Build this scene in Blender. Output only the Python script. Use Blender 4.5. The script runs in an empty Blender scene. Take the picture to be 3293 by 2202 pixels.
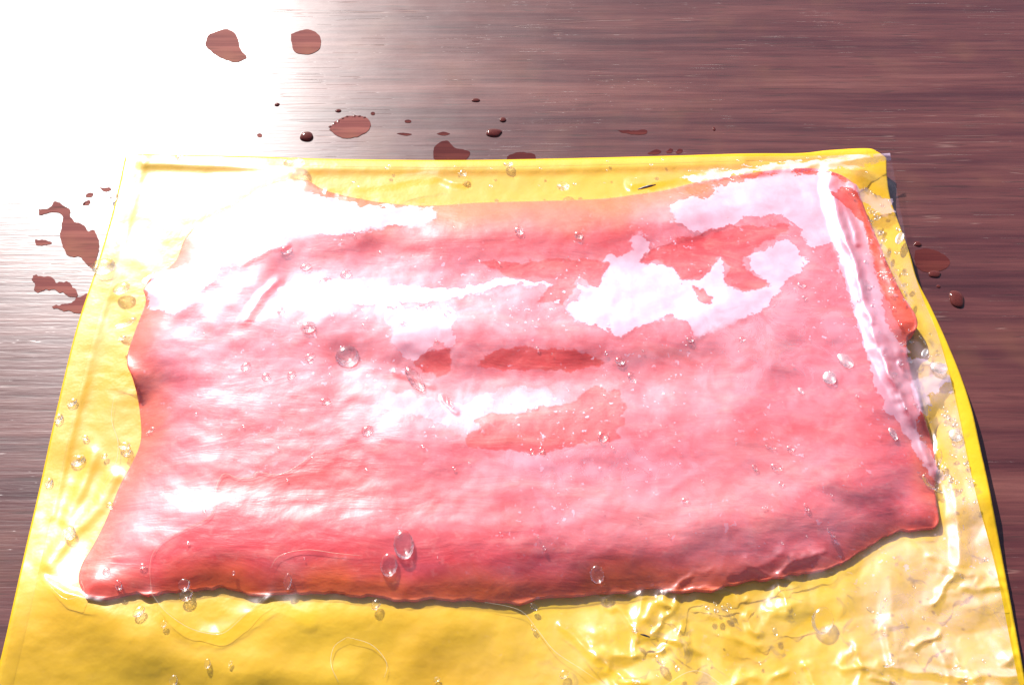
import bpy, math, random
import numpy as np
from mathutils import Vector

# ------------------------------------------------------------------ camera, sky, sun, exposure
sc = bpy.context.scene
W0, H0 = 3293.0, 2202.0
CX, CY, FOC = W0 / 2, H0 / 2, 3443.0
CAMH = 0.252
PITCH = math.radians(55.0)
cam_d = bpy.data.cameras.new('camera')
cam = bpy.data.objects.new('camera', cam_d)
sc.collection.objects.link(cam)
sc.camera = cam
cam.location = (0, 0, CAMH)
cam.rotation_euler = (math.radians(90) - PITCH, 0, 0)
cam_d.sensor_width = 36.0
cam_d.lens = FOC / W0 * 36.0
cam_d.clip_start = 0.01
cam_d.clip_end = 50.0

SUN_EL, SUN_AZ = math.radians(32.5), math.radians(26.0)      # azimuth measured from +Y towards -X
sund = Vector((-math.sin(SUN_AZ) * math.cos(SUN_EL), math.cos(SUN_AZ) * math.cos(SUN_EL), math.sin(SUN_EL)))
world = bpy.data.worlds.new('World')
sc.world = world
world.use_nodes = True
wn = world.node_tree.nodes
wl = world.node_tree.links
sky = wn.new('ShaderNodeTexSky')
sky.sky_type = 'NISHITA'
sky.sun_disc = False
sky.sun_elevation = SUN_EL
sky.sun_rotation = -SUN_AZ
sky.air_density = 1.0
sky.dust_density = 1.5
wl.new(sky.outputs[0], wn['Background'].inputs[0])
wn['Background'].inputs[1].default_value = 0.065
sun_l = bpy.data.lights.new('sun', 'SUN')
sun_l.energy = 5.0
sun_l.angle = math.radians(0.6)
sun_l.color = (1.0, 0.955, 0.93)
sun_o = bpy.data.objects.new('sun', sun_l)
sc.collection.objects.link(sun_o)
sun_o.rotation_euler = sund.to_track_quat('Z', 'Y').to_euler()

sc.view_settings.view_transform = 'Standard'
sc.view_settings.look = 'None'
sc.view_settings.exposure = 0.84
sc.view_settings.gamma = 1.0
sc.cycles.transparent_max_bounces = 24
sc.cycles.max_bounces = 14
sc.cycles.transmission_bounces = 12
sc.cycles.caustics_reflective = True
sc.cycles.caustics_refractive = True
sc.cycles.sample_clamp_indirect = 6.0

rnd = random.Random(7)
rng = np.random.RandomState(11)
K = 1.40427

# ------------------------------------------------------------------ geometry helpers
def ray_pt(px, py, zmm):
    """point at height zmm (millimetres) above the table seen at photo position px, py"""
    px = np.asarray(px, float); py = np.asarray(py, float); z = np.asarray(zmm, float) * 0.001
    a = (px - CX) / FOC; b = (CY - py) / FOC
    dx = a
    dy = math.cos(PITCH) + b * math.sin(PITCH)
    dz = -math.sin(PITCH) + b * math.cos(PITCH)
    t = (CAMH - z) / (-dz)
    return np.stack([dx * t, dy * t, z + 0 * t], -1)

def to_photo(x, y, z):
    """the reverse: photo position of a world point"""
    vx = x; vy = y; vz = z - CAMH
    depth = vy * math.cos(PITCH) - vz * math.sin(PITCH)
    up = vy * math.sin(PITCH) + vz * math.cos(PITCH)
    return CX + FOC * vx / depth, CY - FOC * up / depth

def D(pts):
    return [(x * K, y * K) for x, y in pts]

def crop(ox, oy, s, pts):
    return [(ox + x * s, oy + y * s) for x, y in pts]

def line_dist(px, py, poly, closed=False):
    px = np.asarray(px, float); py = np.asarray(py, float)
    best = np.full(px.shape, 1e9)
    n = len(poly)
    for i in range(n if closed else n - 1):
        x0, y0 = poly[i]; x1, y1 = poly[(i + 1) % n]
        ex, ey = x1 - x0, y1 - y0
        L2 = ex * ex + ey * ey + 1e-9
        t = np.clip(((px - x0) * ex + (py - y0) * ey) / L2, 0, 1)
        d = np.hypot(px - x0 - t * ex, py - y0 - t * ey)
        best = np.minimum(best, d)
    return best

def inside(px, py, poly):
    px = np.asarray(px, float); py = np.asarray(py, float)
    r = np.zeros(px.shape, bool)
    n = len(poly)
    for i in range(n):
        x0, y0 = poly[i]; x1, y1 = poly[(i + 1) % n]
        if y0 == y1: continue
        c = ((y0 > py) != (y1 > py)) & (px < (x1 - x0) * (py - y0) / (y1 - y0) + x0)
        r ^= c
    return r

def sdf(px, py, poly, pad=None):
    px = np.asarray(px, float); py = np.asarray(py, float)
    if pad is None:
        d = line_dist(px, py, poly, True)
        return np.where(inside(px, py, poly), d, -d)
    q = np.array(poly); out = np.full(px.shape, -float(pad))
    m = (px > q[:, 0].min() - pad) & (px < q[:, 0].max() + pad) & (py > q[:, 1].min() - pad) & (py < q[:, 1].max() + pad)
    if m.any(): out[m] = np.maximum(sdf(px[m], py[m], poly), -pad)
    return out

def smooth(a, b, x):
    t = np.clip((x - a) / (b - a), 0, 1)
    return t * t * (3 - 2 * t)

def vnoise(x, y, seed=0):
    xi = np.floor(x).astype(np.int64); yi = np.floor(y).astype(np.int64)
    xf = x - xi; yf = y - yi
    def h(a, b):
        n = (a * 374761393 + b * 668265263 + seed * 1442695041) & 0xffffffff
        n = ((n ^ (n >> 13)) * 1274126177) & 0xffffffff
        return ((n ^ (n >> 16)) & 0xffff) / 65535.0
    u = xf * xf * xf * (xf * (xf * 6 - 15) + 10); v = yf * yf * yf * (yf * (yf * 6 - 15) + 10)
    return (h(xi, yi) * (1 - u) + h(xi + 1, yi) * u) * (1 - v) + (h(xi, yi + 1) * (1 - u) + h(xi + 1, yi + 1) * u) * v * 1.0

def fbm(x, y, seed=0, oct=4):
    s = 0; a = 1; t = 0
    for o in range(oct):
        s = s + a * (vnoise(x * 2 ** o + 17.3 * o, y * 2 ** o - 9.1 * o, seed + o) * 2 - 1)
        t += a; a *= 0.5
    return s / t

def resample(poly, n, sm=True):
    p = np.array(poly, float)
    if sm and len(p) > 2:
        q = []
        for i in range(len(p) - 1):
            p0 = p[max(i - 1, 0)]; p1 = p[i]; p2 = p[i + 1]; p3 = p[min(i + 2, len(p) - 1)]
            for t in np.linspace(0, 1, 8, endpoint=False):
                q.append(0.5 * ((2 * p1) + (-p0 + p2) * t + (2 * p0 - 5 * p1 + 4 * p2 - p3) * t * t + (-p0 + 3 * p1 - 3 * p2 + p3) * t ** 3))
        q.append(p[-1]); p = np.array(q)
    s = np.r_[0, np.cumsum(np.hypot(*(np.diff(p, axis=0).T)))]
    u = np.linspace(0, s[-1], n)
    return np.stack([np.interp(u, s, p[:, 0]), np.interp(u, s, p[:, 1])], -1)

def coons(top, bottom, left, right, nu, nv):
    T = resample(top, nu); B = resample(bottom, nu); L = resample(left, nv); R = resample(right, nv)
    u = np.linspace(0, 1, nu)[None, :, None]; v = np.linspace(0, 1, nv)[:, None, None]
    P = (1 - v) * T[None] + v * B[None] + (1 - u) * L[:, None] + u * R[:, None] \
        - ((1 - u) * (1 - v) * T[0] + u * (1 - v) * T[-1] + (1 - u) * v * B[0] + u * v * B[-1])
    return P[..., 0], P[..., 1]

def grid_faces(nv, nu, off=0):
    i = np.arange(nv - 1)[:, None] * nu + np.arange(nu - 1)[None, :]
    return (np.stack([i + nu, i + nu + 1, i + 1, i], -1).reshape(-1, 4) + off)

def mesh_np(name, co, faces, mat, parent=None, attrs=None, smooth_shade=True):
    me = bpy.data.meshes.new(name)
    co = np.asarray(co, np.float32).reshape(-1, 3)
    faces = np.asarray(faces, np.int32)
    me.vertices.add(len(co)); me.vertices.foreach_set('co', co.ravel())
    k = faces.shape[1]
    me.loops.add(faces.size); me.loops.foreach_set('vertex_index', faces.ravel())
    me.polygons.add(len(faces))
    me.polygons.foreach_set('loop_start', np.arange(0, faces.size, k, dtype=np.int32))
    me.polygons.foreach_set('loop_total', np.full(len(faces), k, np.int32))
    me.polygons.foreach_set('use_smooth', np.full(len(faces), smooth_shade, bool))
    me.update(calc_edges=True)
    for an, av in (attrs or {}).items():
        at = me.attributes.new(an, 'FLOAT', 'POINT')
        at.data.foreach_set('value', np.asarray(av, np.float32).ravel())
    me.materials.append(mat)
    ob = bpy.data.objects.new(name, me)
    sc.collection.objects.link(ob)
    if parent: ob.parent = parent
    return ob

def tag(o, label=None, cat=None, group=None, kind=None):
    if label: o['label'] = label
    if cat: o['category'] = cat
    if group: o['group'] = group
    if kind: o['kind'] = kind
    return o

# ------------------------------------------------------------------ node helpers
class NT:
    def __init__(s, name):
        s.m = bpy.data.materials.new(name); s.m.use_nodes = True
        s.n = s.m.node_tree.nodes; s.l = s.m.node_tree.links
        s.n.clear(); s.out = s.n.new('ShaderNodeOutputMaterial')
    def new(s, t, **kw):
        nd = s.n.new(t)
        for k, v in kw.items(): setattr(nd, k, v)
        return nd
    def set(s, nd, **kw):
        for k, v in kw.items():
            key = k.replace('_', ' ')
            sock = nd.inputs[key]
            s.put(sock, v)
        return nd
    def put(s, sock, v):
        if isinstance(v, bpy.types.NodeSocket): s.l.new(v, sock)
        elif isinstance(v, tuple) and len(v) == 3 and sock.type == 'RGBA': sock.default_value = (*v, 1)
        else: sock.default_value = v
    def math(s, op, a, b=None, c=None, clamp=False):
        nd = s.new('ShaderNodeMath', operation=op); nd.use_clamp = clamp
        s.put(nd.inputs[0], a)
        if b is not None: s.put(nd.inputs[1], b)
        if c is not None: s.put(nd.inputs[2], c)
        return nd.outputs[0]
    def mix(s, f, a, b, blend='MIX'):
        nd = s.new('ShaderNodeMix', data_type='RGBA', blend_type=blend)
        s.put(nd.inputs[0], f); s.put(nd.inputs[6], a); s.put(nd.inputs[7], b)
        return nd.outputs[2]
    def ramp(s, f, stops):
        nd = s.new('ShaderNodeValToRGB'); s.put(nd.inputs[0], f)
        e = nd.color_ramp.elements
        while len(e) > 1: e.remove(e[-1])
        e[0].position = stops[0][0]; e[0].color = (*stops[0][1], 1)
        for p, c in stops[1:]:
            k = e.new(p); k.color = (*c, 1)
        return nd.outputs[0]
    def remap(s, f, a, b, c=0.0, d=1.0, st='SMOOTHSTEP'):
        nd = s.new('ShaderNodeMapRange', interpolation_type=st)
        s.put(nd.inputs[0], f)
        for i, v in enumerate((a, b, c, d)): s.put(nd.inputs[1 + i], v)
        return nd.outputs[0]
    def coord(s, scale=(1, 1, 1), rot=(0, 0, 0)):
        tc = s.new('ShaderNodeTexCoord'); mp = s.new('ShaderNodeMapping')
        s.l.new(tc.outputs['Object'], mp.inputs[0])
        mp.inputs['Scale'].default_value = scale; mp.inputs['Rotation'].default_value = rot
        return mp.outputs[0]
    def noise(s, vec, scale, detail=3, rough=0.5, dist=0.0):
        nd = s.new('ShaderNodeTexNoise')
        s.l.new(vec, nd.inputs['Vector'])
        nd.inputs['Scale'].default_value = scale; nd.inputs['Detail'].default_value = detail
        nd.inputs['Roughness'].default_value = rough; nd.inputs['Distortion'].default_value = dist
        return nd.outputs[0]
    def attr(s, name):
        return s.new('ShaderNodeAttribute', attribute_name=name).outputs['Fac']
    def bump(s, h, dist, strength=1.0, normal=None):
        nd = s.new('ShaderNodeBump'); s.put(nd.inputs['Height'], h)
        nd.inputs['Distance'].default_value = dist; nd.inputs['Strength'].default_value = strength
        if normal is not None: s.l.new(normal, nd.inputs['Normal'])
        return nd.outputs[0]
    def mixsh(s, f, a, b):
        nd = s.new('ShaderNodeMixShader'); s.put(nd.inputs[0], f)
        s.l.new(a, nd.inputs[1]); s.l.new(b, nd.inputs[2]); return nd.outputs[0]
    def done(s, sh):
        s.l.new(sh, s.out.inputs['Surface']); return s.m

# ------------------------------------------------------------------ materials
def wood(name, wet, wetk=(1, 1, 1)):
    t = NT(name)
    v1 = t.coord((6, 85, 85)); v2 = t.coord((14, 420, 420)); v3 = t.coord((1, 1, 1)); v4 = t.coord((60, 900, 900))
    # a slow bend of the grain
    bend = t.noise(v3, 9, 2)
    vm = t.new('ShaderNodeVectorMath', operation='ADD')
    cmb = t.new('ShaderNodeCombineXYZ'); t.put(cmb.inputs[1], t.math('MULTIPLY', bend, 1.6))
    t.l.new(v1, vm.inputs[0]); t.l.new(cmb.outputs[0], vm.inputs[1])
    a = t.noise(vm.outputs[0], 1.0, 6, 0.6, 0.4)
    b = t.noise(v2, 1.0, 4, 0.6)
    c = t.noise(v4, 1.0, 2, 0.5)
    d = t.noise(t.coord((38, 1500, 1500)), 1.0, 3, 0.7)
    big = t.noise(t.coord((3, 22, 22)), 1.0, 2)
    f = t.math('ADD', t.math('MULTIPLY', a, 0.5), t.math('ADD', t.math('MULTIPLY', b, 0.3), t.math('MULTIPLY', big, 0.25)))
    col = t.ramp(f, [(0.36, (0.036, 0.008, 0.010)), (0.47, (0.070, 0.017, 0.018)), (0.56, (0.105, 0.030, 0.027)), (0.66, (0.150, 0.050, 0.042))])
    col = t.mix(t.math('MULTIPLY', t.remap(d, 0.38, 0.62), 0.30), col, t.mix(1.0, col, (1.7, 1.6, 1.6), 'MULTIPLY'))
    pores = t.remap(c, 0.28, 0.42)
    col = t.mix(t.math('MULTIPLY', t.math('SUBTRACT', 1.0, pores), 0.55), col, (0.035, 0.014, 0.012))
    # blotchy warm staining
    st = t.noise(v3, 32, 3, 0.6)
    col = t.mix(t.math('MULTIPLY', t.remap(st, 0.5, 0.75), 0.25), col, (0.20, 0.085, 0.04))
    # scratches: long thin lines in two directions
    scr = None
    for k, (rot, sx) in enumerate(((0.25, 1.0), (-0.5, 1.0), (1.2, 0.8))):
        vv = t.coord((5 * sx, 260, 1), (0, 0, rot))
        n = t.noise(vv, 1.0, 1, 0.3)
        line = t.math('SUBTRACT', 1.0, t.remap(t.math('ABSOLUTE', t.math('SUBTRACT', n, 0.5)), 0.0, 0.006))
        gate = t.remap(t.noise(t.coord((1, 1, 1), (0, 0, k * 1.0)), 30 + 9 * k, 2), 0.56, 0.64)
        line = t.math('MULTIPLY', line, gate)
        scr = line if scr is None else t.math('MAXIMUM', scr, line)
    p = t.new('ShaderNodeBsdfPrincipled')
    if wet:
        wcol = t.mix(1.0, col, wetk, 'MULTIPLY')
        t.set(p, Base_Color=wcol, Roughness=0.05, IOR=1.33)
        p.inputs['Specular IOR Level'].default_value = 0.5
    else:
        col = t.mix(t.math('MULTIPLY', scr, 0.35), col, (0.30, 0.17, 0.14))
        grime = t.noise(v3, 55, 4, 0.65)
        ro = t.math('ADD', 0.22, t.math('ADD', t.math('MULTIPLY', grime, 0.14), t.math('MULTIPLY', b, 0.10)))
        h = t.math('ADD', t.math('MULTIPLY', b, 0.5), t.math('ADD', t.math('MULTIPLY', c, 0.35), t.math('MULTIPLY', scr, -0.6)))
        h2 = t.noise(t.coord((90, 700, 700)), 1.0, 3, 0.7)
        nrm = t.bump(t.math('ADD', h, t.math('MULTIPLY', h2, 0.3)), 0.00016, 0.75)
        t.set(p, Base_Color=col, Roughness=ro, Normal=nrm, IOR=1.5)
        p.inputs['Specular IOR Level'].default_value = WOOD_SPEC
        p.inputs['Coat Weight'].default_value = 0.3
        p.inputs['Coat Roughness'].default_value = 0.27
    return t.done(p.outputs[0])
WOOD_SPEC = 0.5

def flesh():
    t = NT('fish_flesh')
    v = t.coord()
    n1 = t.noise(v, 28, 3, 0.55, 0.6)
    n2 = t.noise(t.coord((45, 140, 100), (0, 0, 0.12)), 1.0, 4, 0.6, 0.5)
    n3 = t.noise(v, 420, 3, 0.6)
    col = t.ramp(n1, [(0.30, (0.66, 0.036, 0.042)), (0.5, (0.72, 0.060, 0.072)), (0.72, (0.78, 0.12, 0.13))])
    col = t.mix(t.math('MULTIPLY', t.remap(n2, 0.48, 0.72), 0.45), col, (0.84, 0.30, 0.25))
    col = t.mix(t.math('MULTIPLY', t.remap(n3, 0.55, 0.72), 0.18), col, (0.88, 0.42, 0.36))
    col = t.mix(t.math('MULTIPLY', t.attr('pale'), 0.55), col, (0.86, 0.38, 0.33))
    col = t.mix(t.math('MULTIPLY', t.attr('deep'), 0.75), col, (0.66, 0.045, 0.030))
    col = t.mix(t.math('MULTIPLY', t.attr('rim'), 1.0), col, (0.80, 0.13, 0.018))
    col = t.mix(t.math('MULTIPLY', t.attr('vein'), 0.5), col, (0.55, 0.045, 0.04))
    h = t.math('ADD', t.math('MULTIPLY', n2, 0.7), t.math('MULTIPLY', n3, 0.15))
    p = t.new('ShaderNodeBsdfPrincipled')
    t.set(p, Base_Color=col, Roughness=0.42, Normal=t.bump(h, 0.0012, 0.6), IOR=1.4)
    p.inputs['Subsurface Weight'].default_value = 0.35
    p.inputs['Subsurface Radius'].default_value = (1.0, 0.35, 0.25)
    p.inputs['Subsurface Scale'].default_value = 0.004
    return t.done(p.outputs[0])

def yellow(name='yellow_plastic'):
    t = NT(name)
    v = t.coord()
    n = t.noise(v, 14, 3, 0.5)
    n2 = t.noise(v, 160, 3, 0.6)
    col = t.ramp(n, [(0.3, (0.82, 0.46, 0.010)), (0.6, (0.86, 0.56, 0.020))])
    # milky residue floating between the films
    res = t.math('MULTIPLY', t.remap(t.noise(v, 60, 4, 0.6, 1.0), 0.42, 0.66), t.attr('milky'))
    col = t.mix(t.math('MULTIPLY', res, 0.3), col, (0.74, 0.56, 0.16))
    dark = t.math('MULTIPLY', t.remap(t.noise(v, 95, 4, 0.65, 1.5), 0.57, 0.68), t.attr('milky'))
    col = t.mix(t.math('MULTIPLY', dark, 0.75), col, (0.42, 0.27, 0.07))
    p = t.new('ShaderNodeBsdfPrincipled')
    t.set(p, Base_Color=col, Roughness=0.36, Normal=t.bump(t.math('ADD', n2, n), 0.0006, 0.4), IOR=1.42)
    tr = t.new('ShaderNodeBsdfTranslucent'); t.put(tr.inputs[0], col)
    return t.done(t.mixsh(0.22, p.outputs[0], tr.outputs[0]))

def film():
    t = NT('clear_film')
    v = t.coord()
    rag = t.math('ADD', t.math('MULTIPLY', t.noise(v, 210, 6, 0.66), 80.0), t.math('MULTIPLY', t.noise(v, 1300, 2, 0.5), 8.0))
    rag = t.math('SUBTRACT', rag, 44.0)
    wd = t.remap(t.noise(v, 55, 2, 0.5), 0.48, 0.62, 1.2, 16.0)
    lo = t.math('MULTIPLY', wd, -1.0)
    air_glare = t.remap(t.math('ADD', t.attr('air_glare'), rag), lo, wd)
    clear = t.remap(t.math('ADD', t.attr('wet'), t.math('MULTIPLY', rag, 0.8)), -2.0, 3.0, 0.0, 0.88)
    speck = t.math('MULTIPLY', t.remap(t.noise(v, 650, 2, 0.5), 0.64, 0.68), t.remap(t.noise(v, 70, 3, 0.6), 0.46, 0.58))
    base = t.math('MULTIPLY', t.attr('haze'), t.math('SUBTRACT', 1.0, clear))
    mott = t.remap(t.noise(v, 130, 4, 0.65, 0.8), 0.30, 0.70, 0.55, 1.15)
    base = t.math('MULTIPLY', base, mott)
    fog = t.math('ADD', base, t.math('MULTIPLY', t.math('MULTIPLY', air_glare, t.attr('air_glare_amt')), t.math('SUBTRACT', 1.0, clear)), clamp=True)
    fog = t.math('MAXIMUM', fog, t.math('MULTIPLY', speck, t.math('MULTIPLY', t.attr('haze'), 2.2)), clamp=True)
    # fine wrinkles and a pebbled skin
    w1 = t.noise(t.coord((150, 60, 60), (0, 0, 0.2)), 1.0, 4, 0.6, 0.7)
    w2 = t.noise(v, 240, 3, 0.6, 0.4)
    nrm = t.bump(t.math('ADD', t.math('MULTIPLY', w1, 0.6), t.math('MULTIPLY', w2, 0.35)), 0.0006, 0.16)
    geo = t.new('ShaderNodeNewGeometry')
    dt = t.new('ShaderNodeVectorMath', operation='DOT_PRODUCT'); t.l.new(nrm, dt.inputs[0]); t.l.new(geo.outputs['Incoming'], dt.inputs[1])
    cs = t.math('ABSOLUTE', dt.outputs['Value'])
    frs = t.math('ADD', 0.036, t.math('MULTIPLY', t.math('POWER', t.math('SUBTRACT', 1.0, cs, clamp=True), 5.0), 0.95))
    tp = t.new('ShaderNodeBsdfTransparent')
    sharp = t.new('ShaderNodeBsdfGlossy'); t.set(sharp, Color=(1, 0.96, 1), Roughness=t.remap(t.attr('haze'), 0.04, 0.2, 0.24, 0.40), Normal=nrm)
    broad = t.new('ShaderNodeBsdfGlossy'); t.set(broad, Color=(1, 0.89, 1.0), Roughness=0.55, Normal=nrm)
    milk = t.new('ShaderNodeBsdfDiffuse'); t.set(milk, Color=(0.92, 0.64, 0.82))
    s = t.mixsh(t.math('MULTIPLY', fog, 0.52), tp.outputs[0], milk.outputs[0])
    lit = t.math('MULTIPLY', t.math('MULTIPLY', air_glare, t.attr('air_glare_amt')), t.math('SUBTRACT', 1.0, clear))
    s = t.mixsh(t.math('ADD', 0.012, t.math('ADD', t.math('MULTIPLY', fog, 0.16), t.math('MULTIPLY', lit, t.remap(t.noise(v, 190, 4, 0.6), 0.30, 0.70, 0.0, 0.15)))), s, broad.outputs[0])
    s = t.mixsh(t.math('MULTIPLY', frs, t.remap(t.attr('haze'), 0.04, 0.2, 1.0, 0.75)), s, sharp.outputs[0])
    return t.done(s)

def water(name, k):
    t = NT(name)
    g = t.new('ShaderNodeBsdfGlass'); t.set(g, Color=(1, 1, 1), Roughness=0.0, IOR=1.33)
    tp = t.new('ShaderNodeBsdfTransparent')
    gl = t.new('ShaderNodeBsdfGlossy'); t.set(gl, Color=(1, 1, 1), Roughness=0.45 if k == 0.31 else 0.17)
    return t.done(t.mixsh({0.52: 0.04, 0.30: 0.11, 0.31: 0.24}[k], t.mixsh(k, tp.outputs[0], g.outputs[0]), gl.outputs[0]))

M_WOOD = wood('dark_wood', False)
M_WET_VEIL = wood('veiled_wet_wood', True, (2.1, 2.4, 2.2))  # wet wood with the veil of the glare lightened into its colour
M_WET2 = wood('wet_dark_wood', True, (0.95, 0.75, 0.7))
M_FLESH = flesh()
M_YEL = yellow()
M_FILM = film()
M_WATER = water('clear_water', 0.52)
M_BEAD = water('clear_bead', 0.30)
M_GLINT = water('glinting_water', 0.31)

def simple(name, col, rough, spec=0.5):
    t = NT(name); p = t.new('ShaderNodeBsdfPrincipled')
    n = t.noise(t.coord(), 300, 3)
    t.set(p, Base_Color=t.mix(t.math('MULTIPLY', n, 0.3), col, tuple(c * 0.6 for c in col)), Roughness=rough)
    p.inputs['Specular IOR Level'].default_value = spec
    return t.done(p.outputs[0])
M_DARK = simple('gap_or_scrap', (0.04, 0.03, 0.04), 0.4)

def clearplastic(name, rough, fac, tint):
    t = NT(name)
    tp = t.new('ShaderNodeBsdfTransparent')
    g = t.new('ShaderNodeBsdfPrincipled'); t.set(g, Base_Color=tint, Roughness=rough)
    g.inputs['Specular IOR Level'].default_value = 1.0
    return t.done(t.mixsh(fac, tp.outputs[0], g.outputs[0]))
M_EDGE = clearplastic('film_rim', 0.18, 0.45, (0.9, 0.8, 0.6))

# ------------------------------------------------------------------ the tabletop
def tabletop():
    nx, ny = 90, 70
    xs = np.linspace(-0.75, 0.75, nx); ys = np.linspace(-0.30, 0.95, ny)
    X, Y = np.meshgrid(xs, ys)
    Z = np.zeros_like(X)
    co = np.stack([X, Y, Z], -1).reshape(-1, 3)
    f = np.concatenate([grid_faces(ny, nx)[:, ::-1]])
    # rim and underside give the board its 3 cm thickness
    rim = [(xs[0], ys[0]), (xs[-1], ys[0]), (xs[-1], ys[-1]), (xs[0], ys[-1])]
    b = len(co)
    cv = np.array([(x, y, 0) for x, y in rim] + [(x, y, -0.03) for x, y in rim])
    co = np.concatenate([co, cv])
    ff = [[b + i, b + 4 + i, b + 4 + (i + 1) % 4, b + (i + 1) % 4] for i in range(4)] + [[b + 4, b + 7, b + 6, b + 5]]
    return mesh_np('tabletop', co, np.concatenate([f, np.array(ff)]), M_WOOD, smooth_shade=False)
tag(tabletop(), 'dark red brown wooden tabletop with fine horizontal grain under the pouch', kind='structure')

# ------------------------------------------------------------------ outlines, in photo positions
S_TOP = D([(288, 352), (400, 355), (560, 358), (750, 364), (1000, 367), (1200, 365), (1500, 358), (1700, 352), (1830, 351), (1900, 344), (1985, 340), (2010, 348), (2030, 362)])
S_LEFT = D([(288, 352), (262, 470), (225, 600), (180, 735), (150, 850), (118, 990), (92, 1110), (55, 1270), (15, 1450), (-20, 1600), (-60, 1800)])
S_RIGHT = D([(2030, 362), (2032, 410), (2042, 465), (2080, 570), (2100, 640), (2130, 700), (2165, 775), (2200, 860), (2226, 940), (2246, 1030), (2266, 1120), (2300, 1300), (2330, 1460), (2360, 1620), (2400, 1800)])
S_BOT = D([(-60, 1800), (600, 1810), (1200, 1808), (1800, 1812), (2400, 1800)])
F_TOP = D([(292, 355), (560, 361), (750, 367), (1000, 370), (1200, 368), (1500, 362), (1700, 358), (1850, 357), (1960, 354), (2038, 351)])
F_LEFT = D([(292, 355), (266, 470), (229, 600), (184, 735), (154, 850), (122, 990), (96, 1110), (59, 1270), (19, 1450), (-16, 1600), (-56, 1800)])
F_RIGHT = D([(2038, 351), (2048, 400), (2058, 460), (2072, 530), (2086, 600), (2112, 680), (2142, 750), (2172, 850), (2196, 950), (2216, 1050), (2240, 1150), (2280, 1300), (2312, 1460), (2345, 1620), (2385, 1800)])
F_BOT = D([(-56, 1800), (600, 1806), (1200, 1804), (1800, 1808), (2385, 1800)])

FI_TOP = D([(328, 664), (348, 634), (400, 600), (425, 545), (470, 500), (520, 478), (570, 445), (620, 420), (655, 412), (700, 412), (750, 438), (850, 460), (940, 470), (1010, 470), (1100, 464), (1250, 460), (1380, 455), (1450, 446), (1520, 436), (1620, 412), (1750, 392), (1850, 385), (1920, 398), (1962, 425)])
FI_RIGHT = D([(1962, 425), (1985, 490), (2010, 550), (2040, 620), (2070, 680), (2096, 720), (2100, 750), (2078, 775), (2082, 830), (2100, 900), (2125, 980), (2146, 1060), (2140, 1110), (2150, 1190), (2138, 1208)])
FI_BOT = D([(195, 1362), (240, 1369), (300, 1360), (350, 1358), (430, 1352), (480, 1346), (540, 1352), (620, 1358), (760, 1360), (850, 1363), (950, 1371), (1050, 1373), (1140, 1376), (1200, 1375), (1300, 1361), (1400, 1360), (1480, 1349), (1560, 1350), (1640, 1345), (1720, 1326), (1800, 1320), (1900, 1296), (1980, 1256), (2050, 1217), (2138, 1208)])
FI_LEFT = D([(328, 664), (334, 690), (322, 725), (305, 770), (292, 812), (292, 838), (302, 862), (314, 905), (322, 960), (322, 1010), (305, 1055), (275, 1110), (245, 1185), (215, 1245), (188, 1290), (180, 1330), (195, 1362)])
# a slightly ragged cut edge in front
_b = resample(FI_BOT, 260)
_rag = fbm(_b[:, 0] / 60.0, _b[:, 0] * 0 + 3.3, 5, 4) * 16
_rag *= smooth(0, 200, _b[:, 0] - _b[0, 0]) * smooth(0, 150, _b[-1, 0] - _b[:, 0])
_b[:, 1] += _rag
FI_BOT = [tuple(p) for p in _b]
_top = [tuple(p) for p in resample(FI_TOP, 90)]
_rt = [tuple(p) for p in resample(FI_RIGHT, 60)]
_lf = [tuple(p) for p in resample(FI_LEFT, 60)]
FILLET = _top[::2] + _rt[1::2] + FI_BOT[::-1][1::4] + _lf[::-1][1:-1:2]
FRONT_LINE = _lf[22::2] + FI_BOT[::8] + _rt[::-1][:18:3]
BACK_LINE = _lf[:14:3] + _top[::4] + _rt[:40:4]

# ------------------------------------------------------------------ relief, in millimetres
def ridge(px, py, pts, w, a, power=None):
    q = np.array(pts); R = w if power else 2.8 * w
    m = (px > q[:, 0].min() - R) & (px < q[:, 0].max() + R) & (py > q[:, 1].min() - R) & (py < q[:, 1].max() + R)
    out = np.zeros(px.shape)
    if m.any():
        d = line_dist(px[m], py[m], pts)
        out[m] = a * np.clip(1 - d / w, 0, 1) ** power if power else a * np.exp(-(d / w) ** 2)
    return out

def facets(x, y, sx, sy, seed):
    x = x / sx; y = y / sy
    xi = np.floor(x).astype(np.int64); yi = np.floor(y).astype(np.int64); u = x - xi; v = y - yi
    def h(a, b):
        n = (a * 374761393 + b * 668265263 + seed * 1442695041) & 0xffffffff
        n = ((n ^ (n >> 13)) * 1274126177) & 0xffffffff
        return ((n ^ (n >> 16)) & 0xffff) / 65535.0
    a = h(xi, yi); b = h(xi + 1, yi); c = h(xi, yi + 1); d = h(xi + 1, yi + 1)
    return np.where(u + v < 1, a + (b - a) * u + (c - a) * v, d + (c - d) * (1 - u) + (b - d) * (1 - v))

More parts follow.
